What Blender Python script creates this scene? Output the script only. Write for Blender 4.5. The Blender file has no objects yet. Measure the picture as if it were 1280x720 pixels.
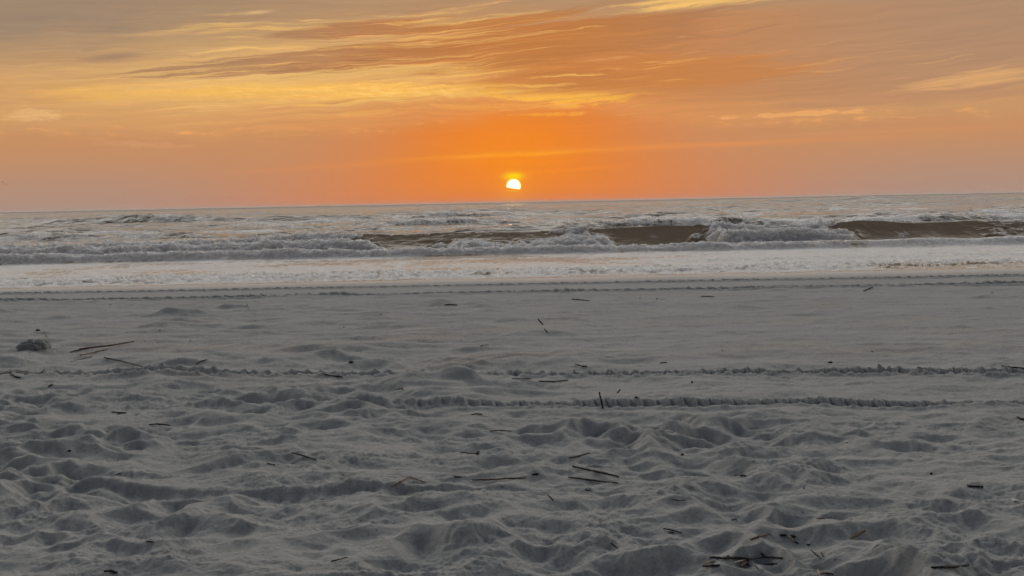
import bpy, bmesh, math, random
import numpy as np
from mathutils import Vector, Matrix

R = math.radians
scene = bpy.context.scene
col = scene.collection
rng = random.Random(7)

# ------------------------------------------------------------------ camera
F = 1372.0                       # focal length in pixels of the 1280 wide photograph
CAM_Z = 1.5
cam_d = bpy.data.cameras.new('camera')
cam_d.sensor_width = 36.0
cam_d.lens = 36.0 * F / 1280.0
cam_d.clip_start = 0.1
cam_d.clip_end = 60000.0
cam = bpy.data.objects.new('camera', cam_d)
col.objects.link(cam)
PITCH = math.atan(107.0 / F)
ROLL = R(1.12)
RM = Matrix.Rotation(math.pi / 2 - PITCH, 4, 'X') @ Matrix.Rotation(-ROLL, 4, 'Z')
RM.translation = Vector((0, 0, CAM_Z))
cam.matrix_world = RM
scene.camera = cam


def ray(px, py):
    return (RM.to_3x3() @ Vector(((px - 640) / F, -(py - 360) / F, -1.0))).normalized()


def azel(px, py):
    d = ray(px, py)
    return math.degrees(math.atan2(d.x, d.y)), math.degrees(math.asin(d.z))


# ------------------------------------------------------------------ noise (numpy)
class Noise:
    def __init__(s, seed):
        r = np.random.RandomState(seed)
        p = r.permutation(256)
        s.p = np.concatenate([p, p]).astype(np.int32)
        a = r.rand(256) * 2 * np.pi
        s.gx = np.cos(a).astype(np.float32)
        s.gy = np.sin(a).astype(np.float32)
        s.rx = r.rand(256).astype(np.float32)
        s.ry = r.rand(256).astype(np.float32)
        s.rv = r.rand(256).astype(np.float32)

    def perlin(s, x, y):
        x = np.asarray(x, np.float32)
        y = np.asarray(y, np.float32)
        xf = np.floor(x)
        yf = np.floor(y)
        xi = xf.astype(np.int32) & 255
        yi = yf.astype(np.int32) & 255
        fx = x - xf
        fy = y - yf
        u = fx * fx * fx * (fx * (fx * 6 - 15) + 10)
        v = fy * fy * fy * (fy * (fy * 6 - 15) + 10)
        p = s.p

        def g(ix, iy, dx, dy):
            h = p[p[ix] + iy]
            return s.gx[h] * dx + s.gy[h] * dy
        x1 = (xi + 1) & 255
        y1 = (yi + 1) & 255
        a = g(xi, yi, fx, fy)
        b = g(x1, yi, fx - 1, fy)
        c = g(xi, y1, fx, fy - 1)
        d = g(x1, y1, fx - 1, fy - 1)
        a = a + u * (b - a)
        c = c + u * (d - c)
        return (a + v * (c - a)) * 1.5

    def fbm(s, x, y, o=4, gain=0.5, lac=2.03):
        t = 0
        a = 1.0
        n = 0
        for i in range(o):
            t = t + a * s.perlin(x + 17.3 * i, y - 9.1 * i)
            n += a
            a *= gain
            x = x * lac
            y = y * lac
        return t / n

    def ridged(s, x, y, o=4, gain=0.5):
        t = 0
        a = 1.0
        n = 0
        for i in range(o):
            t = t + a * (1 - np.abs(s.perlin(x + 11.7 * i, y + 5.3 * i)) * 1.6)
            n += a
            a *= gain
            x = x * 2.1
            y = y * 2.1
        return t / n

    def worley(s, x, y, jit=0.9, steep=1.0, gentle=1.0):
        """returns squared distance to the nearest point and a random value of that cell"""
        xf = np.floor(x)
        yf = np.floor(y)
        best = np.full(x.shape, 9.0, np.float32)
        val = np.zeros(x.shape, np.float32)
        p = s.p
        for i in (-1, 0, 1):
            for j in (-1, 0, 1):
                cx = xf + i
                cy = yf + j
                h = p[p[cx.astype(np.int32) & 255] + (cy.astype(np.int32) & 255)]
                dx = cx + 0.5 + jit * (s.rx[h] - 0.5) - x
                dy = cy + 0.5 + jit * (s.ry[h] - 0.5) - y
                if steep != 1.0:
                    dy = np.where(dy < 0, dy * steep, dy * gentle)   # pits with a steep far wall and a gentle near one
                d = dx * dx + dy * dy
                m = d < best
                best = np.where(m, d, best)
                val = np.where(m, s.rv[h], val)
        return best, val


N1, N2, N3, N4, N5, N6 = (Noise(k) for k in (3, 14, 27, 41, 58, 66))


def sstep(a, b, x):
    t = np.clip((x - a) / (b - a), 0, 1)
    return t * t * (3 - 2 * t)


def gauss(x, s):
    return np.exp(-(x / s) ** 2)


# ------------------------------------------------------------------ terrain height
SHORE = 19.0
SLOPE = 0.023


def beach_profile(y):
    return -SLOPE * np.log1p(np.exp(np.clip((y - SHORE) / 0.6, -30, 30))) * 0.6


def near_track(x):
    return 7.95 - 0.085 * x + 0.12 * N3.perlin(x * 0.25 + 3.1, x * 0 + 0.5)


def mid_track(x):
    return 9.55 - 0.10 * x + 0.12 * N3.perlin(x * 0.25 + 8.1, x * 0 + 2.5)


def far_track_a(x):
    return 18.3 - 0.03 * x + 0.06 * N3.perlin(x * 0.3, x * 0 + 4.5)


def far_track_b(x):
    return 20.35 - 0.03 * x + 0.06 * N3.perlin(x * 0.3, x * 0 + 6.5)


def groove(x, y, c, w, depth, pitch, lug, slant=1.0, crumb=0.012):
    """a tyre rut: flat bottom, steep sides, lug marks and pushed up crumbs along its edges"""
    v = (y - c) / w
    av = np.abs(v)
    cut = 1 - sstep(0.72, 1.08, av)
    fade = np.clip(0.9 + 0.6 * N4.fbm(x * 0.45, x * 0 + 4.5 + pitch * 9, 2), 0.80, 1.15)
    ph = (x + 0.030 * N2.perlin(x * 2.3, y * 0 + pitch * 70)) / pitch + slant * av * 0.8
    tri = np.abs(ph - np.floor(ph) - 0.5) * 2
    ridge = np.clip(1 - tri * 2.6, 0, 1) * sstep(-0.5, 0.4, v)
    h = -depth * fade * cut + cut * lug * ridge * fade
    # scallops that the lugs bite out of the far wall
    bite = sstep(0.75, 0.95, v) * (1 - sstep(1.25, 1.5, v))
    h = h - bite * depth * 0.8 * fade * sstep(0.45, 0.8, tri) * np.clip(np.asarray(lug) / 0.03, 0, 1)
    berm = np.exp(-((av - 1.3) / 0.32) ** 2)
    cr = np.maximum(N5.fbm(x * 14, y * 14, 3), -0.15)
    h = h + berm * (depth * 0.32 * fade + crumb * 1.6 * cr)
    h = h + cut * crumb * 0.7 * N5.fbm(x * 18 + 7, y * 18, 2)
    return h


def sand_h(x, y):
    x = np.asarray(x, np.float32)
    y = np.asarray(y, np.float32)
    z = beach_profile(y)
    flat = 1 - sstep(16.0, 21.0, y)                 # swept flat near the water
    nt = near_track(x)
    mt = mid_track(x)
    trod = 1 - sstep(-0.95, -0.15, y - nt - 1.4 * (1 - sstep(-2.4, 0.3, x)))              # trampled in front of the near rut
    mid = (1 - sstep(9.5, 13.5, y + 0.5 * x * 0.3))
    right = sstep(0.8, 3.6, x + 0.3 * (y - 6))
    # domain warp
    wx = 0.15 * N1.fbm(x * 1.7, y * 1.7, 2) + 0.030 * N3.fbm(x * 7, y * 7, 2)
    wy = 0.12 * N2.fbm(x * 1.7 + 9, y * 1.7, 2) + 0.026 * N4.fbm(x * 7, y * 7, 2)
    xw = x + wx
    yw = y + wy
    # footprint bowls with ridges between them
    d1, _ = N1.worley(xw / 0.38, yw / 0.27, 0.9, 1.55, 0.8)
    b1 = (1 - np.exp(-d1 * 4.0)) * np.clip(1.0 + 1.2 * N5.fbm(x * 1.6 + 2, y * 1.9, 2), 0.3, 1.7)
    d2, _ = N2.worley(xw / 0.85 + 3.3, yw / 0.46 + 1.7, 0.9, 1.5, 0.8)
    b2 = (1 - np.exp(-d2 * 3.5)) * np.clip(0.9 + 1.2 * N4.fbm(x * 0.8 + 5, y * 1.0, 2), 0.25, 1.6)
    d3, _ = N3.worley((x + wx * 0.6) / 0.20 + 1.3, (y + wy * 0.6) / 0.15 + 7.7, 0.9, 1.4, 0.85)
    b3 = (1 - np.exp(-d3 * 4.0)) * np.clip(0.6 + 1.8 * N6.fbm(x * 1.2 + 9, y * 1.3, 2), 0.0, 1.5)
    d4, _ = N5.worley((x + wx * 0.5) / 0.105 + 4.3, (y + wy * 0.5) / 0.09 + 2.7)
    b4 = (1 - np.exp(-d4 * 4.0)) * np.clip(0.2 + 2.2 * N2.fbm(x * 1.5 + 19, y * 1.5, 2), 0.0, 1.3)
    lf = N3.fbm(x * 0.55, y * 0.8, 3)
    patch = np.clip(0.72 + 1.1 * N6.fbm(x * 0.5 + 4, y * 0.6, 2), 0.15, 1.35)
    A1 = (0.076 * trod * (1 - 0.25 * right) + 0.024 * mid * (1 - trod) * (1 - 0.6 * right)) * patch
    A2 = 0.036 * trod * (0.25 + 0.75 * sstep(5.0, 6.5, y)) * (1 - 0.3 * right) + (0.060 * (1 - trod) * mid + 0.024 * (1 - mid)) * flat * (1 - 0.45 * right)
    near_rut = np.maximum(gauss(y - nt, 0.26) * sstep(-1.2, 0.4, x), gauss(y - mt, 0.24))
    A1 = A1 * (1 - 0.85 * near_rut)
    A2 = A2 * (1 - 0.8 * near_rut)
    z = z + A1 * (b1 - 0.5) + A2 * (b2 - 0.5) + 0.62 * A1 * (b3 - 0.3) + 0.28 * A1 * (b4 - 0.2)
    # drifted low ridges, longer across than deep
    rd = N4.ridged(x * 0.75 + wx, y * 2.0 + wy * 2, 4) - 0.62
    z = z + flat * (1 - 0.7 * near_rut) * rd * (0.036 * trod * (0.55 + 0.45 * sstep(4.8, 6.5, y)) + 0.032 * (1 - trod) * (1 - 0.35 * right))
    # low mounds on the untrodden part
    lm = np.maximum(N2.fbm(x * 0.8 + wx + 3, y * 1.25 + 8, 3), 0)
    z = z + flat * (1 - trod) * 0.10 * lm * lm * 2.2 * (1 - 0.4 * right)
    z = z + flat * 0.045 * lf * (0.5 + 0.5 * trod)
    # small scale roughness
    rough = np.clip(0.35 + 1.3 * N6.fbm(x * 1.3, y * 1.6 + 31, 2), 0, 1)
    z = z + flat * (0.008 + 0.022 * rough * (0.35 + 0.65 * trod)) * N5.fbm(x * 9, y * 11, 4, 0.6)
    z = z + flat * 0.0016 * N2.perlin(x * 38, y * 38) * np.clip(1 - (y - 6) / 6, 0, 1) * (0.5 + 2.0 * rough)
    # a band of crumbly trodden sand round the middle rut
    cb = gauss(y - mt + 0.06, 0.34)
    z = z + cb * 0.012 * np.maximum(N3.fbm(x * 9, y * 11 + 3, 3) + 0.1, 0) * 1.6
    # tyre ruts
    gate = np.clip(1.0 + 0.7 * N6.perlin(x * 0.33 + 1.4, x * 0), 0.75, 1)
    gate = gate * (0.12 + 0.88 * sstep(-1.6, 0.4, x))
    z = z + gate * groove(x, y, nt, 0.11, 0.068, 0.095, 0.050, 0.7, crumb=0.018)
    z = z + groove(x, y, mt, 0.10, 0.058, 0.10, 0.036 * (0.25 + 0.75 * sstep(-1.5, 0.5, x)), 0.9, crumb=0.034)
    # an old, half blown-in furrow across the trampled sand, and one more at the left
    z = z + (1 - sstep(0.2, 2.2, x)) * groove(x, y, 5.58 - 0.09 * x + 0.08 * N2.perlin(x * 0.6, x * 0 + 3.3), 0.09, 0.020 * np.clip(0.7 + 1.5 * N6.perlin(x * 0.7, x * 0 + 12), 0, 1), 0.3, 0.0, crumb=0.006)
    z = z + (1 - sstep(-1.4, 0.2, x)) * groove(x, y, 8.25 - 0.10 * x + 0.08 * N2.perlin(x * 0.5, x * 0 + 5.3), 0.10, 0.026 * np.clip(0.7 + 1.5 * N6.perlin(x * 0.7, x * 0 + 15), 0, 1), 0.3, 0.0, crumb=0.012)
    fl = 0.6 + 0.4 * np.clip(N6.perlin(x * 0.3, x * 0 + 8) + 0.5, 0, 1)
    z = z + fl * groove(x, y, far_track_a(x), 0.17, 0.085, 0.20, 0.060, 1.6, crumb=0.03)
    z = z + fl * groove(x, y, far_track_b(x), 0.17, 0.080, 0.20, 0.055, 1.6, crumb=0.03)
    # heaped sand at the left, in front of the clods
    z = z + 0.06 * np.exp(-((x + 5.05) / 0.30) ** 2 - ((y - 11.15) / 0.33) ** 2)
    z = z + 0.05 * np.exp(-((x + 3.15) / 0.42) ** 2 - ((y - 9.95) / 0.26) ** 2)
    z = z + 0.045 * np.exp(-((x + 0.62) / 0.55) ** 2 - ((y - 13.3) / 0.35) ** 2)
    z = z + 0.040 * np.exp(-((x + 2.3) / 0.6) ** 2 - ((y - 11.9) / 0.3) ** 2)
    return z.astype(np.float32)


# ------------------------------------------------------------------ mesh from a grid
def grid_mesh(name, X, Y, Z, attrs=None, smooth=True):
    nr, nc = X.shape
    me = bpy.data.meshes.new(name)
    n = nr * nc
    me.vertices.add(n)
    co = np.empty((n, 3), np.float32)
    co[:, 0] = X.ravel()
    co[:, 1] = Y.ravel()
    co[:, 2] = Z.ravel()
    me.vertices.foreach_set('co', co.ravel())
    idx = np.arange(n, dtype=np.int32).reshape(nr, nc)
    q = np.stack([idx[:-1, :-1], idx[:-1, 1:], idx[1:, 1:], idx[1:, :-1]], -1).reshape(-1, 4)
    m = len(q)
    me.loops.add(m * 4)
    me.loops.foreach_set('vertex_index', q.ravel())
    me.polygons.add(m)
    me.polygons.foreach_set('loop_start', np.arange(0, m * 4, 4, dtype=np.int32))
    me.polygons.foreach_set('loop_total', np.full(m, 4, np.int32))
    if smooth:
        me.polygons.foreach_set('use_smooth', np.ones(m, bool))
    me.update(calc_edges=True)
    for k, v in (attrs or {}).items():
        a = me.attributes.new(k, 'FLOAT', 'POINT')
        a.data.foreach_set('value', np.ascontiguousarray(v, np.float32).ravel())
    return me


def link(name, me, mat=None, parent=None):
    o = bpy.data.objects.new(name, me)
    col.objects.link(o)
    if mat is not None:
        me.materials.append(mat)
    if parent is not None:
        o.parent = parent
    return o


def u_columns(step_px, dense=0.62):
    d = np.arange(-dense, dense + 1e-6, step_px / F)
    side = np.array([0.03 * 1.35 ** k for k in range(14)]).cumsum()
    return np.concatenate([-(dense + side)[::-1], d, dense + side]).astype(np.float32)


# ------------------------------------------------------------------ node DSL
class V:
    """a float socket with arithmetic"""
    def __init__(s, nt, sock):
        s.nt = nt
        s.s = sock

    def _m(s, op, *a):
        n = s.nt.nodes.new('ShaderNodeMath')
        n.operation = op
        for i, q in enumerate((s,) + a):
            if isinstance(q, V):
                s.nt.links.new(q.s, n.inputs[i])
            else:
                n.inputs[i].default_value = float(q)
        return V(s.nt, n.outputs[0])

    def __add__(s, o): return s._m('ADD', o)
    __radd__ = __add__
    def __sub__(s, o): return s._m('SUBTRACT', o)
    def __rsub__(s, o): return (s * -1.0) + o
    def __mul__(s, o): return s._m('MULTIPLY', o)
    __rmul__ = __mul__
    def __truediv__(s, o): return s._m('DIVIDE', o)
    def __pow__(s, o): return s._m('POWER', o)
    def abs(s): return s._m('ABSOLUTE')
    def sin(s): return s._m('SINE')
    def exp(s): return s._m('EXPONENT')
    def sqrt(s): return s._m('SQRT')
    def max(s, o): return s._m('MAXIMUM', o)
    def min(s, o): return s._m('MINIMUM', o)

    def clamp(s):
        n = s._m('ADD', 0.0)
        n.s.node.use_clamp = True
        return n

    def ss(s, a, b, smooth=True):
        n = s.nt.nodes.new('ShaderNodeMapRange')
        n.interpolation_type = 'SMOOTHSTEP' if smooth else 'LINEAR'
        s.nt.links.new(s.s, n.inputs['Value'])
        for i, q in ((1, a), (2, b)):
            if isinstance(q, V):
                s.nt.links.new(q.s, n.inputs[i])
            else:
                n.inputs[i].default_value = q
        return V(s.nt, n.outputs[0])


def vec(nt, x, y, z=0.0):
    n = nt.nodes.new('ShaderNodeCombineXYZ')
    for i, q in enumerate((x, y, z)):
        if isinstance(q, V):
            nt.links.new(q.s, n.inputs[i])
        else:
            n.inputs[i].default_value = q
    return n.outputs[0]


def nnoise(nt, v, scale=1.0, detail=4.0, rough=0.55, dist=0.0, kind='ShaderNodeTexNoise'):
    n = nt.nodes.new(kind)
    n.inputs['Scale'].default_value = scale
    n.inputs['Detail'].default_value = detail
    n.inputs['Roughness'].default_value = rough
    n.inputs['Distortion'].default_value = dist
    nt.links.new(v, n.inputs['Vector'])
    return V(nt, n.outputs['Fac'])


def lin(r, g, b):
    def f(c):
        c /= 255.0
        return c / 12.92 if c <= 0.04045 else ((c + 0.055) / 1.055) ** 2.4
    return (f(r), f(g), f(b), 1.0)


def mixc(nt, f, a, b, mode='MIX'):
    n = nt.nodes.new('ShaderNodeMix')
    n.data_type = 'RGBA'
    n.blend_type = mode
    for i, q in ((0, f), (6, a), (7, b)):
        if isinstance(q, V):
            nt.links.new(q.s, n.inputs[i])
        elif isinstance(q, bpy.types.NodeSocket):
            nt.links.new(q, n.inputs[i])
        else:
            n.inputs[i].default_value = q
    return n.outputs[2]


# ------------------------------------------------------------------ sky
world = bpy.data.worlds.new('World')
scene.world = world
world.use_nodes = True
nt = world.node_tree
nt.nodes.clear()
out = nt.nodes.new('ShaderNodeOutputWorld')
bg = nt.nodes.new('ShaderNodeBackground')
nt.links.new(bg.outputs[0], out.inputs[0])
tc = nt.nodes.new('ShaderNodeTexCoord')
sep = nt.nodes.new('ShaderNodeSeparateXYZ')
nt.links.new(tc.outputs['Generated'], sep.inputs[0])
dx, dy, dz = (V(nt, sep.outputs[i]) for i in range(3))
AZ = dx._m('ARCTAN2', dy) * 57.29578
EL = dz._m('ARCSINE') * 57.29578
SUN_AZ, SUN_EL = azel(642, 232.6)


def g2(px, py, sx, sy, slope=0.0, A=None, E=None):
    """a soft elliptical patch of sky centred where the photograph's pixel looks (sizes in pixels, slope = rise to the right)"""
    a0, e0 = azel(px, py)
    k = 23.95
    A = AZ if A is None else A
    E = EL if E is None else E
    du = (A - a0) * (k / sx)
    dv = (E - e0 - (A - a0) * slope) * (k / sy)
    return (du * du + dv * dv)._m('MULTIPLY', -1.0).exp()


# warped coordinates for the cloud layers
w1 = nnoise(nt, vec(nt, AZ * 0.10, EL * 0.35, 3.0), 1.0, 3) - 0.5
w2 = nnoise(nt, vec(nt, AZ * 0.35, EL * 1.3, 9.0), 1.0, 4) - 0.5
AW = AZ + w1 * 5.0 + w2 * 1.2
EW = EL + w1 * 1.5 + w2 * 0.55


def streak(slope, fa, fe, seed, detail=6, rough=0.6, dist=0.0):
    return nnoise(nt, vec(nt, AW * fa, (EW - AW * slope) * fe, seed), 1.0, detail, rough, dist)


# clear-sky base: warm tan at the sides, orange round the sun, greyer higher up
dA = (AZ - SUN_AZ)


def ell(a, e, e0):
    return ((dA / a) * (dA / a) + ((EL - e0) / e) * ((EL - e0) / e))._m('MULTIPLY', -1.0).exp()


def cloud(mask, noise, amp=1.7, lo=0.40, hi=0.66):
    """cloud cover: a soft region whose edges the streaky noise tears apart"""
    return (mask + (noise - 0.5) * amp).ss(lo, hi) * mask.ss(0.04, 0.25)


c = mixc(nt, EL.ss(0.0, 4.2), lin(174, 141, 122), lin(205, 154, 104))
c = mixc(nt, EL.ss(5.5, 10.5), c, lin(170, 141, 110))
c = mixc(nt, ell(16.0, 6.5, 2.0) * 0.65, c, lin(222, 136, 72))
c = mixc(nt, ell(7.4, 4.4, 1.6) * 0.75, c, lin(236, 130, 46))

# pale yellow clear strip, left of the sun, and the golden band below it
n = streak(0.05, 0.10, 0.9, 1.0)
c = mixc(nt, g2(340, 88, 290, 44, 0.03) * n.ss(0.20, 0.60) * 0.95, c, lin(232, 185, 114))
fib = nnoise(nt, vec(nt, AW * 0.16, (EW - AW * 0.05) * 5.0, 51.0), 1.0, 6, 0.65)
c = mixc(nt, g2(330, 85, 270, 46, 0.03) * fib.ss(0.5, 0.72) * 0.55, c, lin(247, 203, 132))
c = mixc(nt, g2(620, 88, 130, 8, 0.01) * fib.ss(0.36, 0.62) * 0.8, c, lin(240, 182, 96))
n = streak(0.01, 0.16, 2.4, 2.0)
c = mixc(nt, cloud(g2(480, 114, 400, 13, 0.004), n, 1.3, 0.22, 0.85) * 0.9, c, lin(246, 188, 94))
n = nnoise(nt, vec(nt, AW * 0.5, EW * 2.6, 5.0), 1.0, 5, 0.62)
c = mixc(nt, cloud(g2(705, 117, 125, 17, -0.05), n, 2.4, 0.45, 0.85) * 0.9, c, lin(252, 186, 74))
n = streak(0.01, 0.12, 3.2, 2.7)
c = mixc(nt, cloud(g2(600, 134, 250, 9, 0.0), n, 2.4, 0.55, 1.0) * 0.6, c, lin(244, 172, 84))
rip = nnoise(nt, vec(nt, AZ * 1.6 + EL * 2.6, EL * 4.0, 12.0), 1.0, 3, 0.6).ss(0.45, 0.66)
c = mixc(nt, g2(470, 115, 240, 8, 0.0) * rip * 0.7, c, lin(255, 204, 118))

# the brown sheet of cloud on the right and the streaks that trail from it to the left
sheetc = mixc(nt, dA.ss(0.0, 24.0), lin(201, 128, 70), lin(187, 141, 104))
n = streak(0.045, 0.06, 0.8, 4.0, 5, 0.6)
c = mixc(nt, cloud((g2(1000, 66, 370, 52, -0.02) * 1.6).clamp(), n, 1.1, 0.25, 0.75) * 0.9, c, sheetc)
n = streak(0.05, 0.10, 2.4, 17.0)
c = mixc(nt, cloud((g2(800, 92, 200, 22, 0.0) * 1.3).clamp(), n, 1.6, 0.35, 0.75) * 0.8, c, lin(201, 129, 70))
dark = mixc(nt, dA.abs().ss(1.0, 16.0), lin(192, 124, 68), lin(172, 126, 92))
n = streak(0.085, 0.05, 2.3, 6.0, 5, 0.68)
c = mixc(nt, cloud((g2(640, 54, 260, 30, 0.06) * 1.3).clamp(), n, 2.6, 0.36, 0.72) * 0.92, c, dark)
n = streak(0.085, 0.06, 3.0, 7.5, 5, 0.68)
c = mixc(nt, cloud((g2(400, 72, 210, 14, 0.085) * 1.1).clamp(), n, 2.8, 0.40, 0.75) * 0.85, c, dark)
n = streak(0.085, 0.07, 2.6, 27.0, 5, 0.66)
c = mixc(nt, cloud((g2(440, 36, 110, 11, 0.09) * 1.1).clamp(), n, 1.8, 0.42, 0.70) * 0.9, c, dark)
c = mixc(nt, cloud((g2(1130, 122, 200, 9, 0.0)), streak(0.02, 0.12, 2.4, 37.0), 1.6, 0.4, 0.8) * 0.6, c, lin(190, 138, 102))
m = g2(148, 69.5, 30, 3.2, 0.10) + g2(118, 76, 34, 3.0, 0.10) * 0.5
c = mixc(nt, (m * (0.75 + w2 * 1.2)).clamp() * 0.8, c, lin(158, 125, 102))
# grey-tan veil, top left
c = mixc(nt, (g2(30, 22, 260, 46, 0.02) * (0.95 + w2)).clamp() * 0.92, c, lin(153, 131, 111))
c = mixc(nt, g2(1290, 10, 240, 90, 0.0) * 0.75, c, lin(170, 136, 110))

# bright gaps between the streaks
n = streak(0.07, 0.09, 3.6, 8.0, 5, 0.66)
c = mixc(nt, cloud(g2(865, 2, 130, 13, 0.06), n, 2.2, 0.35, 1.0), c, lin(240, 190, 112))
n = streak(0.085, 0.085, 3.4, 10.0, 5, 0.6)
c = mixc(nt, cloud(g2(610, 40, 210, 42, 0.085) * 0.62, n, 3.2, 0.55, 1.0) * 0.85, c, lin(232, 176, 106))
for py0, sd, wd in ((30, 71.0, 1.0), (60, 73.0, 0.9), (88, 75.0, 1.0), (128, 77.0, 0.8)):
    nn = streak(0.05, 0.11, 3.6, sd, 5, 0.66)
    c = mixc(nt, cloud(g2(430, py0, 330, 14, 0.04) * 0.7, nn, 3.2, 0.55, 1.05) * 0.6 * wd, c, lin(240, 190, 112))
    nn = streak(0.06, 0.09, 3.0, sd + 100.0, 5, 0.66)
    c = mixc(nt, cloud(g2(560, py0 - 6, 330, 13, 0.05) * 0.6, nn, 3.2, 0.60, 1.0) * 0.55 * wd, c, dark)
c = mixc(nt, g2(321, 15.5, 17, 2.0, 0.10) * 0.8, c, lin(226, 184, 130))
c = mixc(nt, g2(205, 42, 50, 4, 0.05) * n.ss(0.35, 0.6) * 0.6, c, lin(220, 175, 118))
n = streak(0.07, 0.10, 4.2, 11.0, 5, 0.66)
c = mixc(nt, cloud(g2(1215, 100, 105, 11, 0.07), n, 2.0, 0.42, 0.95) * 0.8, c, lin(222, 168, 112))
n = streak(0.06, 0.16, 3.6, 21.0)
c = mixc(nt, cloud(g2(960, 70, 330, 50) * 0.5, n, 3.4, 0.70, 1.2) * 0.6, c, lin(222, 162, 104))

# the smooth orange bank low over the sea, with a crinkled bright rim
edge = 3.7 + (nnoise(nt, vec(nt, AZ * 0.16, 0.0, 2.0), 1.0, 6, 0.6) - 0.5) * 2.0
edge = edge + g2(700, 140, 130, 400) * 1.0 + w2 * 0.8
rim = (EL - edge)
bankc = mixc(nt, dA.abs().ss(1.0, 22.0), lin(220, 126, 60), lin(176, 141, 122))
bankc = mixc(nt, EL.ss(0.4, 3.4) * dA.abs().ss(1.0, 14.0), bankc, lin(197, 140, 97))
bankc = mixc(nt, ell(6.5, 3.6, 2.2) * 0.9, bankc, lin(240, 131, 33))
c = mixc(nt, rim.ss(0.5, -0.5) * 0.80, c, bankc)
rn = nnoise(nt, vec(nt, AW * 0.6, EW * 2.4, 31.0), 1.0, 5, 0.65).ss(0.50, 0.68)
m = ((rim - 0.10) * (rim - 0.10) * -22.0).exp() * rn
c = mixc(nt, m * 0.65, c, lin(244, 172, 98))
n = nnoise(nt, vec(nt, AW * 0.9, EW * 2.6, 33.0), 1.0, 5, 0.65)
c = mixc(nt, cloud(g2(1000, 142.5, 115, 4.5, 0.012), n, 2.6, 0.5, 0.9) * 0.7, c, lin(238, 172, 106))
c = mixc(nt, cloud(g2(36, 143, 44, 9, 0.02), n, 2.2, 0.45, 0.9) * 0.95, c, lin(226, 176, 118))
c = mixc(nt, cloud(g2(690, 143, 60, 4, 0.0), n, 2.4, 0.5, 0.9) * 0.6, c, lin(246, 170, 66))
c = mixc(nt, cloud(g2(460, 141, 50, 4, 0.06), n, 2.4, 0.5, 0.9) * 0.5, c, lin(238, 172, 92))
c = mixc(nt, cloud(g2(400, 132, 60, 2.6, 0.0), n, 1.8, 0.4, 0.9) * 0.6, c, lin(240, 180, 98))
c = mixc(nt, cloud(g2(170, 180, 90, 6, -0.05), n, 2.0, 0.5, 1.0) * 0.4, c, lin(216, 160, 116))

# thin bright lines above the sun
for px, py, sx, sy, sl, k, rgb in ((645, 193, 75, 2.4, 0.02, 0.95, (255, 184, 44)), (640, 193, 150, 2.2, 0.03, 0.55, (255, 164, 40)), (880, 181, 230, 3.4, 0.010, 0.50, (240, 150, 78)),
                                   (455, 206, 150, 2.4, 0.045, 0.35, (236, 146, 72)), (700, 213, 70, 2.2, 0.06, 0.40, (255, 150, 20)),
                                   (640, 202, 70, 5.0, 0.0, 0.30, (255, 150, 16)), (1130, 163, 150, 3.0, 0.0, 0.35, (222, 152, 100))):
    E2 = EL + w2 * 0.14
    m = g2(px, py, sx, sy, sl, E=E2) * (0.7 + w2)
    c = mixc(nt, (m * k).clamp(), c, lin(*rgb))
# faint fibres all over
fb2 = nnoise(nt, vec(nt, AW * 0.10, (EW - AW * 0.04) * 4.0, 61.0), 1.0, 7, 0.7)
fibre = mixc(nt, 1.0, c, (1.08, 1.065, 1.02, 1), 'MULTIPLY')
c = mixc(nt, fb2.ss(0.42, 0.75) * EL.ss(2.5, 5.0), c, fibre)
fibre = mixc(nt, 1.0, c, (0.93, 0.92, 0.91, 1), 'MULTIPLY')
c = mixc(nt, fb2.ss(0.52, 0.25) * EL.ss(2.5, 5.0), c, fibre)
fibre = mixc(nt, 1.0, c, (1.20, 1.18, 1.10, 1), 'MULTIPLY')
lefty = g2(430, 75, 400, 62, 0.0)
c = mixc(nt, fb2.ss(0.50, 0.72) * lefty, c, fibre)
fibre = mixc(nt, 1.0, c, (0.82, 0.78, 0.76, 1), 'MULTIPLY')
c = mixc(nt, fib.ss(0.46, 0.28) * lefty * 0.9, c, fibre)
c = mixc(nt, EL.ss(0.9, 0.0) * 0.45, c, mixc(nt, dA.abs().ss(2.0, 22.0), lin(222, 112, 52), lin(172, 138, 124)))
nn = streak(0.06, 0.16, 5.5, 91.0, 5, 0.68)
c = mixc(nt, cloud(g2(640, 100, 330, 34, 0.02) * 0.6, nn, 3.4, 0.62, 1.15) * 0.6, c, lin(250, 194, 104))
nn = streak(0.05, 0.13, 5.0, 97.0, 5, 0.68)
c = mixc(nt, cloud(g2(620, 104, 360, 40, 0.02) * 0.6, nn, 3.4, 0.72, 1.15) * 0.45, c, lin(188, 124, 76))
nn = streak(0.07, 0.12, 5.0, 99.0, 5, 0.68)
c = mixc(nt, cloud(g2(1120, 70, 200, 60, 0.03) * 0.55, nn, 3.4, 0.72, 1.2) * 0.5, c, lin(224, 170, 116))
c = mixc(nt, cloud(g2(1060, 70, 260, 60, 0.03) * 0.55, nn, -3.0, 0.80, 1.2) * 0.4, c, lin(168, 124, 98))
# light spreading round the sun
c = mixc(nt, g2(642, 192, 75, 42) * 0.45, c, lin(252, 142, 22))

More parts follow.
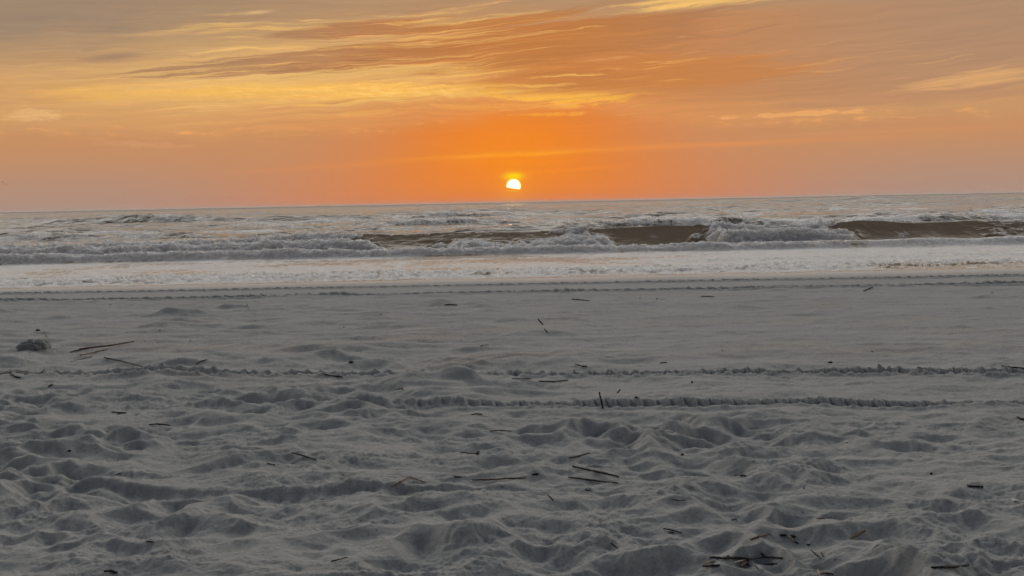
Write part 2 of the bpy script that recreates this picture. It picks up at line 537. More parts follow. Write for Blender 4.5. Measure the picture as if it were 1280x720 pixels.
# the sun's disc, cut below by a bar of cloud, a yellow cap of cloud on top
sdx = (AZ - SUN_AZ)
sdy = (EL - SUN_EL)
sr = (sdx * sdx + sdy * sdy).sqrt()
cut = EL + w2 * 0.03 + sdx * 0.16
disc = sr.ss(0.425, 0.345) * cut.ss(SUN_EL - 0.15, SUN_EL - 0.09)
cap = (g2(642, 220.6, 10.5, 4.4) * 1.25).clamp()
glim = g2(641, 238.4, 7.0, 1.0) * 0.9
bar = g2(643, 236.0, 11.0, 1.6) * 0.7
c = mixc(nt, bar, c, lin(235, 100, 6))
c = mixc(nt, cap, c, lin(255, 226, 6))
c = mixc(nt, glim, c, lin(255, 190, 40))
glow = (sr * sr * -1.6).exp() * 0.5
c = mixc(nt, glow, c, lin(255, 158, 14))
c = mixc(nt, (disc * 1.6).clamp(), c, lin(255, 226, 60))
c = mixc(nt, sr.ss(0.40, 0.30) * disc, c, (1.7, 1.5, 1.05, 1))

# overhead and behind: cooler dome, its unseen front band brightened to light the sand
nis = nt.nodes.new('ShaderNodeTexSky')
nis.sky_type = 'NISHITA'
nis.sun_disc = False
nis.sun_elevation = R(SUN_EL)
nis.sun_rotation = R(SUN_AZ)
nis.dust_density = 2.0
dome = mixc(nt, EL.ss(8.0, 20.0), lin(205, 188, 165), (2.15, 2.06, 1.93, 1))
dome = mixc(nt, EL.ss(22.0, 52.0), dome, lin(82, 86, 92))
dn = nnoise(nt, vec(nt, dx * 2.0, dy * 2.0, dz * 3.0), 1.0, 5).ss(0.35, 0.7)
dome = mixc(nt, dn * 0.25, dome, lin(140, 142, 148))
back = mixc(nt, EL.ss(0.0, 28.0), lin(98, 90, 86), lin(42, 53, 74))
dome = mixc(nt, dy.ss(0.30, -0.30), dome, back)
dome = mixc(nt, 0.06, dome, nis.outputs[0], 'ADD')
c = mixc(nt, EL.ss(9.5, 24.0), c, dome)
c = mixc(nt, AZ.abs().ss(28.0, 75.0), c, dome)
nt.links.new(c, bg.inputs['Color'])
bg.inputs['Strength'].default_value = 1.0
world.cycles.sampling_method = 'MANUAL'
world.cycles.sample_map_resolution = 1024

# ------------------------------------------------------------------ sun
sun_d = bpy.data.lights.new('sun', 'SUN')
sun_d.energy = 0.03
sun_d.angle = R(1.2)
sun_d.color = (1.0, 0.50, 0.18)
sun = bpy.data.objects.new('sun', sun_d)
sun.rotation_euler = (R(-(90 - SUN_EL)), 0, R(-SUN_AZ))
sun.location = (0, 60, 30)
col.objects.link(sun)


# ------------------------------------------------------------------ materials
def mat(name):
    m = bpy.data.materials.new(name)
    m.use_nodes = True
    t = m.node_tree
    return m, t, t.nodes['Principled BSDF']


def pos(t):
    g = t.nodes.new('ShaderNodeNewGeometry')
    s = t.nodes.new('ShaderNodeSeparateXYZ')
    t.links.new(g.outputs['Position'], s.inputs[0])
    return [V(t, s.outputs[i]) for i in range(3)] + [g.outputs['Position']]


def attr(t, name):
    a = t.nodes.new('ShaderNodeAttribute')
    a.attribute_name = name
    return V(t, a.outputs['Fac'])


def bump(t, h, strength, dist):
    b = t.nodes.new('ShaderNodeBump')
    b.inputs['Distance'].default_value = dist
    if isinstance(strength, V):
        t.links.new(strength.s, b.inputs['Strength'])
    else:
        b.inputs['Strength'].default_value = strength
    t.links.new(h.s, b.inputs['Height'])
    return b.outputs[0]


def sand_material():
    m, t, p = mat('sand')
    x, y, z, P = pos(t)
    n1 = nnoise(t, vec(t, x * 0.5, y * 0.7, 0.0), 1.0, 5, 0.6)
    n2 = nnoise(t, P, 160.0, 3, 0.7)
    n3 = nnoise(t, vec(t, x * 3.0, y * 2.0, 4.0), 1.0, 4, 0.6)
    c = mixc(t, n1.ss(0.3, 0.7), (0.360, 0.361, 0.348, 1), (0.432, 0.430, 0.414, 1))
    c = mixc(t, n3.ss(0.35, 0.75) * 0.35, c, (0.300, 0.304, 0.306, 1))
    # coarse warm grains lying in drifts
    w = nnoise(t, vec(t, x * 0.55, y * 0.8, 7.0), 1.0, 3, 0.5).ss(0.50, 0.66) * y.ss(8.6, 10.5) * y.ss(18.0, 13.0)
    g = nnoise(t, vec(t, x * 28.0, y * 14.0, 2.0), 1.0, 3, 0.7).ss(0.45, 0.62)
    c = mixc(t, w * (0.25 + g * 0.35), c, (0.44, 0.34, 0.26, 1))
    sp = nnoise(t, P, 70.0, 2, 0.5)
    c = mixc(t, sp.ss(0.63, 0.72) * 0.6, c, (0.15, 0.145, 0.14, 1))
    c = mixc(t, n2.ss(0.25, 0.85) * 0.60, c, (0.56, 0.55, 0.52, 1))
    gr = nnoise(t, P, 34.0, 4, 0.75)
    c = mixc(t, gr.ss(0.52, 0.32) * 0.55, c, (0.24, 0.24, 0.235, 1))
    wet = attr(t, 'wet')
    c = mixc(t, wet * 0.45, c, (0.28, 0.265, 0.25, 1))
    t.links.new(c, p.inputs['Base Color'])
    r = 0.92 - wet * 0.52
    t.links.new(r.s, p.inputs['Roughness'])
    p.inputs['Specular IOR Level'].default_value = 0.3
    h = nnoise(t, P, 45.0, 4, 0.7) * 0.6 + n2 * 0.4
    t.links.new(bump(t, h, 0.9, 0.010), p.inputs['Normal'])
    return m


def sea_material():
    m, t, p = mat('sea_water')
    x, y, z, P = pos(t)
    foam = attr(t, 'foam')
    # lacy breakup of the foam
    n1 = nnoise(t, vec(t, x * 1.5, y * 0.8, z * 1.5), 1.0, 6, 0.7)
    vo = t.nodes.new('ShaderNodeTexVoronoi')
    vo.feature = 'DISTANCE_TO_EDGE'
    vo.inputs['Scale'].default_value = 1.0
    wv = nnoise(t, vec(t, x * 2.5, y * 1.6, z * 2.5), 1.0, 4, 0.6) - 0.5
    t.links.new(vec(t, x * 3.2 + wv * 1.6, y * 1.9 + wv * 1.6, z * 3.2), vo.inputs['Vector'])
    lace = V(t, vo.outputs['Distance']).ss(0.22, 0.02)
    f = (foam * 1.55 - 0.42 + (n1 - 0.5) * 1.2 + lace * 0.22 * foam.ss(0.02, 0.3)).ss(0.05, 0.62) * foam.ss(0.0, 0.06)
    n2 = nnoise(t, vec(t, x * 9.0, y * 9.0, z * 9.0), 1.0, 4, 0.7)
    fc = mixc(t, n2.ss(0.3, 0.7), (0.64, 0.615, 0.59, 1), (0.93, 0.90, 0.865, 1))
    wc = mixc(t, y.ss(62.0, 44.0), (0.15, 0.11, 0.07, 1), (0.36, 0.265, 0.165, 1))   # sand stirred up in the surf, with light through the wave painted in
    c = mixc(t, f, wc, fc)
    t.links.new(c, p.inputs['Base Color'])
    far = y.ss(60.0, 900.0)
    r = (0.14 + far * 0.22 + y.ss(900.0, 3000.0) * 0.2) * (1.0 - f) + f * 0.42
    t.links.new(r.s, p.inputs['Roughness'])
    p.inputs['IOR'].default_value = 1.333
    # foam is full of bubbles: light soaks through it
    t.links.new((f * 0.95).s, p.inputs['Subsurface Weight'])
    p.inputs['Subsurface Radius'].default_value = (1.0, 0.94, 0.88)
    p.inputs['Subsurface Scale'].default_value = 0.55
    # ripples: fine close by, coarser further out
    h1 = nnoise(t, vec(t, x * 1.6, y * 2.2, 0.0), 1.0, 5, 0.6)
    h2 = nnoise(t, vec(t, x * 0.28, y * 0.40, 5.0), 1.0, 5, 0.6)
    h3 = nnoise(t, vec(t, x * 0.03, y * 0.045, 9.0), 1.0, 5, 0.6)
    hf = n2 * 0.09 * f
    h = h1 * y.ss(120.0, 40.0) * 0.16 + h2 * 0.85 * y.ss(30.0, 70.0) * y.ss(900.0, 200.0) + h3 * 3.6 * y.ss(120.0, 400.0) * y.ss(3000.0, 600.0) + hf
    h = h * (1.0 - attr(t, 'calm') * 0.62)
    t.links.new(bump(t, h, 0.85, 1.0), p.inputs['Normal'])
    return m


def plain(name, base, dark, rough=0.8, scale=25.0, stretch=(1, 1, 1)):
    m, t, p = mat(name)
    tcn = t.nodes.new('ShaderNodeTexCoord')
    mp = t.nodes.new('ShaderNodeMapping')
    mp.inputs['Scale'].default_value = stretch
    t.links.new(tcn.outputs['Object'], mp.inputs[0])
    n = nnoise(t, mp.outputs[0], scale, 5, 0.65)
    c = mixc(t, n.ss(0.3, 0.7), base + (1,), dark + (1,))
    t.links.new(c, p.inputs['Base Color'])
    p.inputs['Roughness'].default_value = rough
    t.links.new(bump(t, n, 0.5, 0.004), p.inputs['Normal'])
    return m


M_SAND = sand_material()
M_SEA = sea_material()
M_BLACK = plain('blackened_wood', (0.034, 0.030, 0.027), (0.012, 0.011, 0.010))
M_DARK = plain('dark_wood', (0.045, 0.034, 0.027), (0.018, 0.014, 0.012))
M_BROWN = plain('brown_wood', (0.12, 0.070, 0.042), (0.055, 0.033, 0.022))
M_RED = plain('reddish_wood', (0.13, 0.055, 0.035), (0.06, 0.028, 0.020))
M_STRAW = plain('straw', (0.26, 0.17, 0.095), (0.15, 0.095, 0.055))
M_PALE = plain('bleached_wood', (0.42, 0.36, 0.29), (0.25, 0.20, 0.16))
M_SHELL = plain('shell', (0.62, 0.60, 0.56), (0.45, 0.42, 0.38), 0.45)
M_WEED = plain('seaweed', (0.10, 0.048, 0.030), (0.045, 0.022, 0.015))
M_CLOD = plain('damp_sand', (0.40, 0.395, 0.385), (0.24, 0.236, 0.23), 0.95, 14)
M_BIRD = plain('bird_plumage', (0.10, 0.095, 0.09), (0.05, 0.048, 0.045))

# ------------------------------------------------------------------ sand
PXR = 0.55
rows = [CAM_Z * F / d for d in np.arange(540, 150, -PXR)]
rows = [r for r in rows if r < 12.3]
while rows[-1] < 22.6:
    rows.append(rows[-1] + 0.036)
while rows[-1] < 46:
    rows.append(rows[-1] + 0.25)
pre = list(np.arange(-14, 2.4, 0.6)) + list(np.arange(2.4, rows[0] - 0.01, 0.05))
rows = np.array(pre + rows, np.float32)
U = u_columns(1.25)
D = np.maximum(rows, 3.0)
X = U[None, :] * D[:, None]
Y = np.repeat(rows[:, None], len(U), 1)
Z = sand_h(X, Y)
wet = sstep(20.2, 22.6, Y + 0.35 * N2.fbm(X * 0.25, Y * 0.5, 3))
sand = link('sand', grid_mesh('sand', X, Y, Z, {'wet': wet}), M_SAND)
sand['kind'] = 'structure'

# ------------------------------------------------------------------ sea
LEVEL = -0.15


def u2x(px, y):
    return (px - 640) / F * y


def bell(px, xs, ys, c, w):
    return np.exp(-((px - c) / w) ** 2)


def interp(px, pts):
    xs, ys = zip(*pts)
    return np.interp(px, xs, ys).astype(np.float32)


def sea_surface(X, Y):
    pxc = X / np.maximum(Y, 1.0) * F + 640                     # only used to read off where along the shore the breaker is broken or clean
    Xn = X
    # --- swash film on the sand
    edge = 22.95 + 0.30 * N1.fbm(X * 0.22, X * 0, 3) + 0.10 * N2.fbm(X * 1.1, X * 0 + 3, 3) + 0.02 * X
    prof = beach_profile(Y)
    film = prof + 0.018 * sstep(-0.15, 0.5, Y - edge) - 0.03 * (1 - sstep(-0.25, 0.05, Y - edge))
    z = np.maximum(film, LEVEL + 0.0 * Y)
    z = np.where(Y > 27, LEVEL, z)
    foam = np.zeros_like(z)
    # bubbly foam band next to the sand
    rag = 0.5 * N3.fbm(X * 0.35, X * 0 + 5, 3)
    b1 = sstep(-0.02, 0.35, Y - edge) * (1 - sstep(26.3, 27.8, Y + rag * 1.6))
    lump = np.maximum(N4.ridged(X * 1.8, Y * 1.1, 5, 0.6) - 0.45, -0.12)
    z = z + b1 * 0.22 * lump * sstep(0, 1.2, Y - edge)
    gloss = sstep(7.0, 9.0, X) * sstep(0.15, 0.4, Y - edge) * (1 - sstep(1.2, 1.9, Y - edge + 0.6 * rag))
    foam = np.maximum(foam, b1 * (0.62 + 0.35 * N5.fbm(X * 0.8, Y * 0.6, 3)) * (1 - 0.9 * gloss))
    # second bubbly line on the right
    b1b = sstep(2.5, 6.0, X) * np.exp(-((Y - 29.3 - 0.5 * rag) / 0.9) ** 2)
    z = z + b1b * 0.13 * np.maximum(lump + 0.1, 0)
    foam = np.maximum(foam, b1b * 0.8)
    # smooth spent foam between
    b2 = sstep(26.2, 27.6, Y + rag) * (1 - sstep(34.8, 35.4, Y))
    gl = gauss(X + 1.6, 4.2) * sstep(29.5, 31.0, Y) * (1 - sstep(34.2, 34.8, Y))
    foam = np.maximum(foam, b2 * (0.54 - 0.24 * gl + 0.42 * N6.fbm(X * 0.3, Y * 0.5, 3) + 0.12 * sstep(2, 5, X)))
    z = z + b2 * 0.010 * N2.fbm(X * 1.2, Y * 1.8, 3)

    # --- low bore in front of the breaker
    yb = 35.0 + 0.5 * N2.fbm(X * 0.16, X * 0 + 2, 3)
    Hb = 0.22 + 0.13 * N3.fbm(X * 0.35, X * 0 + 1, 3) + 0.05 * sstep(-3, -8, X) + 0.02 * sstep(9.5, 11.5, X)
    tb = (Y - yb)
    sb = np.where(tb < 0, np.exp(-(tb / 0.32) ** 2), np.exp(-(tb / 1.3) ** 2))
    z = z + Hb * sb
    bf = interp(pxc, ((-400, 1), (440, 1), (860, .95), (900, .75), (1040, .35), (1070, .05), (1200, .10), (1280, .3), (1700, .3)))
    fb = np.where(tb < 0, np.exp(-(tb / 0.45) ** 4), np.exp(-(tb / 1.0) ** 2))
    foam = np.maximum(foam, fb * bf * 1.0)
    rough_b = sb * bf
    calm_b = fb * sstep(0.5, 0.1, bf) if False else fb * (1 - sstep(0.1, 0.5, bf))

    # --- the breaker
    yc = 39.6 + 0.7 * N4.fbm(X * 0.09, X * 0 + 7, 2) - 0.8 * sstep(-4, -12, X)
    crest = interp(pxc, ((-900, .42), (-300, .46), (0, .46), (200, .47), (340, .55), (385, .70), (430, .60), (520, .58), (600, .60), (660, .56), (690, .60),
                         (722, .74), (745, .66), (800, .70), (868, .69), (900, .80), (950, .62), (990, .64), (1025, .68), (1050, .70), (1080, .74), (1150, .66),
                         (1280, .62), (1600, .6), (2200, .55)))
    t0 = Y - yc
    warp = 42 * N5.fbm(X * 1.1, t0 * 1.8 + 4, 4) + 16 * t0
    pw = pxc + warp
    broken = interp(pw, ((-900, 1), (415, 1), (450, .25), (475, .10), (535, .15), (565, .18), (600, .15), (640, .08), (690, .12), (708, .5), (722, .95), (738, .35), (760, .03),
                         (858, .02), (890, 1), (985, .9), (1025, 1), (1050, .1), (1070, .0), (1212, .0), (1235, .25), (1262, .25), (1280, .1), (1700, .1), (2200, .8)))
    H = crest * (1 + 0.10 * N6.fbm(X * 0.45, X * 0 + 9, 2)) + 0.06 * N5.fbm(X * 1.2, X * 0, 3) * broken
    t = t0 + 0.25 * N6.fbm(X * 0.5, X * 0 + 6, 2)
    wf = 1.25 - 0.1 * broken
    fwid = wf * (1.0 + 0.9 * broken)
    front = np.where(t > -fwid, np.clip(1 + t / fwid, 0, 1) ** (1.25 + 0.5 * broken), 0)
    backp = np.exp(-(np.maximum(t, 0) / 3.4) ** 1.3)
    prof_w = np.where(t < 0, front, backp)
    z = z + H * prof_w
    # broken water piles up in front of the face
    low = interp(pw, ((-900, .34), (425, .34), (455, .06), (530, .05), (552, .27), (595, .28), (628, .10), (655, .26), (705, .32), (728, .24), (760, .0), (860, .0), (885, .42),
                      (960, .48), (1015, .40), (1040, .12), (1060, 0), (1225, 0), (1245, .15), (1265, 0), (2200, .1)))
    low = low * (1 + 0.6 * N2.fbm(X * 0.9, X * 0 + 4, 3))
    pile = np.where(t < -1.5, np.exp(-((t + 1.5) / 0.5) ** 2), np.exp(-((t + 1.5) / 0.75) ** 2))
    z = np.maximum(z, z * 0.35 + 0.65 * z + low * pile)
    pf = sstep(0.02, 0.12, low * pile)
    fw = broken * np.where(t < 0, 1 - sstep(1.9, 2.6, -t), np.exp(-(t / 1.0) ** 2))
    lip = (0.35 + 0.5 * N6.fbm(X * 0.8, X * 0 + 3, 2)) * np.exp(-((t - 0.02) / 0.13) ** 2) * sstep(0.02, 0.2, broken + 0.1)
    foam = np.maximum(foam, np.maximum(np.maximum(fw * 1.05, lip * 0.8), pf))
    streakf = 0.50 * np.exp(-((t + 0.8) / 0.9) ** 2) * np.clip(N3.fbm(X * 0.9, Y * 1.0, 3) + 0.15, 0, 1)
    foam = np.maximum(foam, streakf)
    rough_w = np.maximum(np.where(t < 0, broken * (1 - sstep(1.7, 2.6, -t)), broken * np.exp(-(t / 0.9) ** 2)), pf)
    # foam trailed behind the breaker
    foam = np.maximum(foam, 0.34 * sstep(0.5, 2, t) * (1 - sstep(14, 26, t)) * (0.6 + 0.8 * N2.fbm(X * 0.2, Y * 0.35, 3)))

    # --- further lines of waves
    def line(y0, wob, seed, H0, wfr, wbk, fo, fr):
        n0 = N1.fbm(X * fr, X * 0 + seed, 3)
        c = y0 + wob * N2.fbm(X * fr * 0.5, X * 0 + seed * 2, 3)
        tt = Y - c
        amp = np.clip(H0 * 1.15 * (0.75 + 1.1 * n0), 0, 2)
        wfr = wfr * 0.8
        pr = np.where(tt < 0, np.exp(-(tt / wfr) ** 2), np.exp(-(tt / wbk) ** 2))
        br = sstep(-0.1, 0.35, N3.fbm(X * fr * 1.4 + 5, X * 0 + seed, 3) + fo)
        ff = br * np.where(tt < 0, np.exp(-(tt / (wfr * 1.6)) ** 2), np.exp(-(tt / (wbk * 0.35)) ** 2))
        return amp * pr, ff, br * pr * amp
    rough_far = 0
    for args in ((50, 2.0, 1.5, .20, 1.0, 3.0, 0.18, .10), (60, 2.5, 3.5, .46, 1.3, 4.5, 0.30, .07), (67, 3, 4.5, .30, 1.3, 4.5, 0.10, .08), (76, 4, 5.5, .42, 1.6, 5, 0.14, .06),
                 (93, 5, 7.5, .60, 2.0, 6, 0.05, .05), (118, 6, 9.5, .70, 2.6, 8, -0.05, .035), (150, 8, 11.5, .75, 3.2, 9, -0.15, .03), (195, 10, 13.5, .75, 4, 12, -0.22, .025),
                 (255, 14, 15.5, .8, 6, 16, -0.3, .02), (330, 20, 17.5, .9, 8, 20, -0.4, .015)):
        dz, ff, rr = line(*args)
        z = z + dz
        foam = np.maximum(foam, ff * (0.56 + 0.5 * N5.fbm(X * 0.35, Y * 0.25, 3)))
        rough_far = rough_far + rr
    # open water swell and chop
    sw = sstep(42, 60, Y)
    z = z + sw * (1 - sstep(300, 900, Y)) * (0.16 * N4.fbm(X * 0.10, Y * 0.22, 4) + 0.07 * N5.fbm(X * 0.7, Y * 1.1, 3))
    z = z + sstep(150, 400, Y) * (1 - sstep(500, 1500, Y)) * 0.30 * N6.fbm(X * 0.02, Y * 0.05, 3)
    z = z - sstep(300, 900, Y) * 0.10
    face = (1 - broken) * np.exp(-((t + 0.6) / 1.2) ** 2)
    z = z + face * 0.008 * N5.fbm(X * 0.9, Y * 1.6, 3)

    # --- whitewater relief (pushed out of the face as well as up)
    rw = np.clip(np.maximum(rough_w, rough_b * 0.95), 0, 1)
    bil = N1.ridged(X * 1.9, (Y + z * 1.4) * 1.9, 5, 0.58) - 0.55
    bil2 = N3.fbm(X * 4.5, (Y + z * 1.5) * 4.5, 4, 0.6)
    z = z + rw * (0.14 * bil + 0.085 * bil2)
    Yd = -rw * (0.18 * bil + 0.08 * bil2)
    z = z + np.clip(rough_far, 0, .5) * 0.35 * (N4.ridged(X * 0.8, Y * 0.5, 4) - 0.5)
    # pitching lip of the clean face
    Yd = Yd - (1 - broken) * 0.06 * np.exp(-(t / 0.35) ** 2) * np.clip(H, 0, 1)
    # ragged spouts on the crest
    sp = broken * np.exp(-((t + 0.1) / 0.28) ** 2) * np.maximum(N6.fbm(X * 3.2, X * 0 + 2, 4) - 0.02, 0)
    z = z + sp * 0.42
    foam = np.clip(foam * (1 + 0.0 * z), 0, 1)
    calm = np.clip(calm_b + (1 - broken) * np.exp(-((t + 0.9) / 1.5) ** 4), 0, 1)
    return z.astype(np.float32), Yd.astype(np.float32), foam.astype(np.float32), calm.astype(np.float32)


r = list(np.arange(21.6, 33.0, 0.045)) + list(np.arange(33.0, 37.2, 0.03)) + list(np.arange(37.2, 40.6, 0.024)) + list(np.arange(40.6, 44, 0.08))
while r[-1] < 120:
    r.append(r[-1] + max(0.11, r[-1] * 0.0022))
while r[-1] < 420:
    r.append(r[-1] * 1.0045)
while r[-1] < 45000:
    r.append(r[-1] * 1.06)
rows = np.array(r, np.float32)
U = u_columns(1.4, 0.60)
X = U[None, :] * rows[:, None]
Y = np.repeat(rows[:, None], len(U), 1)
Z, YD, FO, CA = sea_surface(X, Y)
sea = link('sea', grid_mesh('sea', X, Y + YD, Z, {'foam': FO, 'calm': CA}), M_SEA)
sea['kind'] = 'structure'

# spray thrown up along the broken crest: countless droplets, one object
sp_sel = []
prs = np.random.RandomState(5)
crest_rows = np.where((rows > 37.4) & (rows < 40.6))[0]
verts, faces = [], []
cand_c = np.where(np.abs(U) < 0.6)[0]
for k in range(26000):
    ci = cand_c[prs.randint(len(cand_c))]
    ri = crest_rows[prs.randint(len(crest_rows))]
    if FO[ri, ci] < 0.8 or Z[ri, ci] < 0.22:
        continue
    # more of it where the crest is high
    if prs.rand() > ((Z[ri, ci] - 0.18) / 0.55) ** 2:
        continue
    px_, py_, pz_ = X[ri, ci], Y[ri, ci] + YD[ri, ci], Z[ri, ci]
    c0 = np.array([px_ + prs.normal(0, .08), py_ - abs(prs.normal(0, .10)), pz_ + abs(prs.normal(0, 0.055)) + 0.01])
    s = 0.005 + 0.011 * prs.rand() ** 2
    b = len(verts)
    for dv in ((1, 0, 0), (-1, 0, 0), (0, 1, 0), (0, -1, 0), (0, 0, 1), (0, 0, -1)):
        verts.append(tuple(c0 + np.array(dv) * s * (0.7 + 0.6 * prs.rand())))
    for f in ((0, 2, 4), (2, 1, 4), (1, 3, 4), (3, 0, 4), (2, 0, 5), (1, 2, 5), (3, 1, 5), (0, 3, 5)):
        faces.append(tuple(b + q for q in f))
M_SPRAY = plain('sea_spray', (0.78, 0.77, 0.76), (0.6, 0.6, 0.62), 0.6)
me = bpy.data.meshes.new('sea_spray')
me.from_pydata(verts, [], faces)
spray = link('sea_spray', me, M_SPRAY)
spray['kind'] = 'stuff'
spray['label'] = 'white spray thrown up along the crest of the breaking wave'
spray['category'] = 'spray'


# ------------------------------------------------------------------ litter on the sand
_ds = np.concatenate([np.arange(3.4, 9, 0.008), np.arange(9, 23, 0.02)]).astype(np.float32)


def ground(px, py):
    """point of the beach that the photograph shows at this pixel"""
    d = ray(px, py)
    k = _ds / d.y
    zr = CAM_Z + d.z * k
    xs = d.x * k
    hh = sand_h(xs, _ds)
    below = np.where(zr < hh)[0]
    i = below[0] if len(below) else len(_ds) - 1
    return Vector((float(xs[i]), float(_ds[i]), float(hh[i])))


def hz(x, y):
    return float(sand_h(np.array([x]), np.array([y]))[0])


def tube(bm, pts, radii, sides=7, jag=0.12, flat=1.0):
    pts = [Vector(p) for p in pts]
    rings = []
    for i, p in enumerate(pts):
        a = pts[max(i - 1, 0)]
        b = pts[min(i + 1, len(pts) - 1)]
        tdir = (b - a).normalized()
        up = Vector((0, 0, 1))
        if abs(tdir.z) > 0.9:
            up = Vector((0, 1, 0))
        sx = tdir.cross(up).normalized()
        sy = sx.cross(tdir).normalized()
        ring = []
        for k in range(sides):
            an = 2 * math.pi * k / sides
            rr = radii[i] * (1 + rng.uniform(-jag, jag))
            ring.append(bm.verts.new(p + sx * math.cos(an) * rr + sy * math.sin(an) * rr * flat))
        rings.append(ring)
    for i in range(len(rings) - 1):
        for k in range(sides):
            bm.faces.new((rings[i][k], rings[i][(k + 1) % sides], rings[i + 1][(k + 1) % sides], rings[i + 1][k]))
    bm.faces.new(list(reversed(rings[0])))
    bm.faces.new(rings[-1])


def finish(name, bm, material, origin, label, cat, group=None, smooth=False):
    me = bpy.data.meshes.new(name)
    bmesh.ops.recalc_face_normals(bm, faces=bm.faces[:])
    bm.transform(Matrix.Translation(-Vector(origin)))
    bm.to_mesh(me)
    bm.free()
    if smooth:
        for f in me.polygons:
            f.use_smooth = True
    o = link(name, me, material)
    o.location = origin
    o['label'] = label
    o['category'] = cat
    if group:
        o['group'] = group
    return o


def lying(px_pts, thick, n=7, lift=0.9, bend=0.25, flat=1.0, taper=0.35, stiff=True):
    """a stick lying on the sand through the points of the beach seen at these pixels; thick = pixels across"""
    g = [ground(*p) for p in px_pts]
    mpp = g[len(g) // 2].y / F
    r = max(thick * mpp * 0.40, 0.0020)
    pts, rad = [], []
    segs = len(g) - 1
    for s in range(segs):
        for i in range(n + (1 if s == segs - 1 else 0)):
            t = i / n
            p = g[s].lerp(g[s + 1], t)
            pts.append(p)
    lift_n = 0.0
    if stiff:
        over = [hz(p.x, p.y) - p.z for p in pts]
        lift_n = max(0.0, sorted(over)[int(len(over) * 0.88)])
    for i, p in enumerate(pts):
        tt = i / (len(pts) - 1)
        j = r * bend
        q = p + Vector((rng.uniform(-j, j), rng.uniform(-j, j), rng.uniform(-j, j) * 0.5 + lift_n + r * lift * flat))
        pts[i] = q
        rad.append(r * (1 - taper * abs(2 * tt - 1) ** 3 * rng.uniform(0.5, 1.0)) * rng.uniform(0.88, 1.12))
    return pts, rad, g


def stick(px_pts, thick, material, label, name='driftwood_stick', cat='stick', group='sticks and reeds washed up on the beach', fork=None, **kw):
    pts, rad, g = lying(px_pts, thick, **kw)
    bm = bmesh.new()
    tube(bm, pts, rad, flat=kw.get('flat', 1.0))
    if fork:
        for fp, ft in fork:
            p2, r2, _ = lying(fp, ft, lift=1.2, stiff=kw.get('stiff', True))
            tube(bm, p2, r2)
    return finish(name, bm, material, pts[len(pts) // 2], label, cat, group)


def upright(base, top, thick, material, label, name='twig', lean=0.0):
    g = ground(*base)
    d = ray(*top)
    k = (g.y + lean) / d.y
    tip = Vector((d.x * k, g.y + lean, CAM_Z + d.z * k))
    r = max(thick * g.y / F * 0.5, 0.0025)
    pts, rad = [], []
    root = g + (g - tip).normalized() * 0.05
    for i in range(7):
        t = i / 6
        p = root.lerp(tip, t) + Vector((rng.uniform(-1, 1), rng.uniform(-1, 1), 0)) * r * 0.3
        pts.append(p)
        rad.append(r * (1.15 - 0.35 * t) * rng.uniform(0.9, 1.1))
    bm = bmesh.new()
    tube(bm, pts, rad)
    return finish(name, bm, material, g, label, 'twig', 'sticks and reeds washed up on the beach')


def chip(px, py, w, h, material, label, name='wood_chip', cat='wood chip', group=None, depth=1.0, tall=0.6):
    """a small irregular lump about w x h pixels"""
    g = ground(px, py)
    mpp = g.y / F
    bm = bmesh.new()
    bmesh.ops.create_icosphere(bm, subdivisions=2, radius=1.0)
    a = rng.uniform(0, 50)
    from mathutils import noise as mn
    for v in bm.verts:
        q = v.co.copy()
        f = 1 + 0.45 * mn.noise(q * 1.6 + Vector((a, 0, 0)))
        v.co = Vector((q.x * w * 0.5 * f, q.y * w * 0.4 * depth * f, q.z * h * tall * f)) * mpp
    bm.transform(Matrix.Translation(g + Vector((0, 0, h * 0.15 * mpp))))
    return finish(name, bm, material, g, label, cat, group)


# reed bundle, upper left
G_REED = 'dry reeds in a bundle at the upper left of the sand'
stick([(88, 441), (101, 438.5), (113, 436)], 2.2, M_DARK, 'short dark reed at the left end of the reed bundle', 'reed', 'reed', G_REED)
stick([(99, 440), (118, 437.5), (140, 435), (167, 431)], 2.6, M_BROWN, 'longest brown reed of the bundle, reaching far out to the right', 'reed', 'reed', G_REED, lift=2.6)
stick([(103, 445.5), (118, 441.5), (134, 438.5)], 2.2, M_STRAW, 'split tan reed with a broken pale end, lowest in the bundle', 'reed', 'reed', G_REED, lift=0.8)
stick([(101, 446), (105, 444.5)], 3.4, M_PALE, 'stubby cream coloured reed end at the bottom of the bundle', 'reed', 'reed', G_REED, n=4, lift=1.2)
stick([(88, 453), (102, 449.5), (115, 446.5)], 1.5, M_STRAW, 'thin half buried reed just below the reed bundle', 'reed', 'reed', G_REED, lift=0.2)
stick([(130, 448.5), (152, 453.5), (178, 461)], 2.2, M_DARK, 'long thin dark stick sloping down to the right of the reed bundle')
stick([(245, 457), (252, 454), (259, 451)], 1.8, M_DARK, 'short dark stick on smooth sand above the middle tyre rut, far left')
stick([(-8, 468.5), (14, 467), (36, 466)], 1.8, M_STRAW, 'pale straw reed cut by the left edge of the photo', 'reed', 'reed', None)
stick([(13, 470), (20, 473), (26, 473.5)], 2.6, M_BLACK, 'black splinter lying under the straw reed at the left edge')
stick([(52, 468), (56, 463)], 1.8, M_BLACK, 'tiny black splinter just right of the straw reed at the left edge')
stick([(60, 485), (66, 482)], 2.4, M_BLACK, 'small black splinter in the trampled sand below the straw reed at left')
stick([(55, 416), (59, 422)], 1.0, M_DARK, 'hair thin dark twig above the clod of damp sand', 'twig', 'twig')
chip(47.5, 413.5, 6, 3, M_BLACK, 'round black lump resting behind the clod of damp sand', 'pebble', 'pebble')
stick([(140, 516.5), (148, 517.5), (158, 517.5)], 2.6, M_BLACK, 'black slab of wood in a hollow below the left part of the ruts')
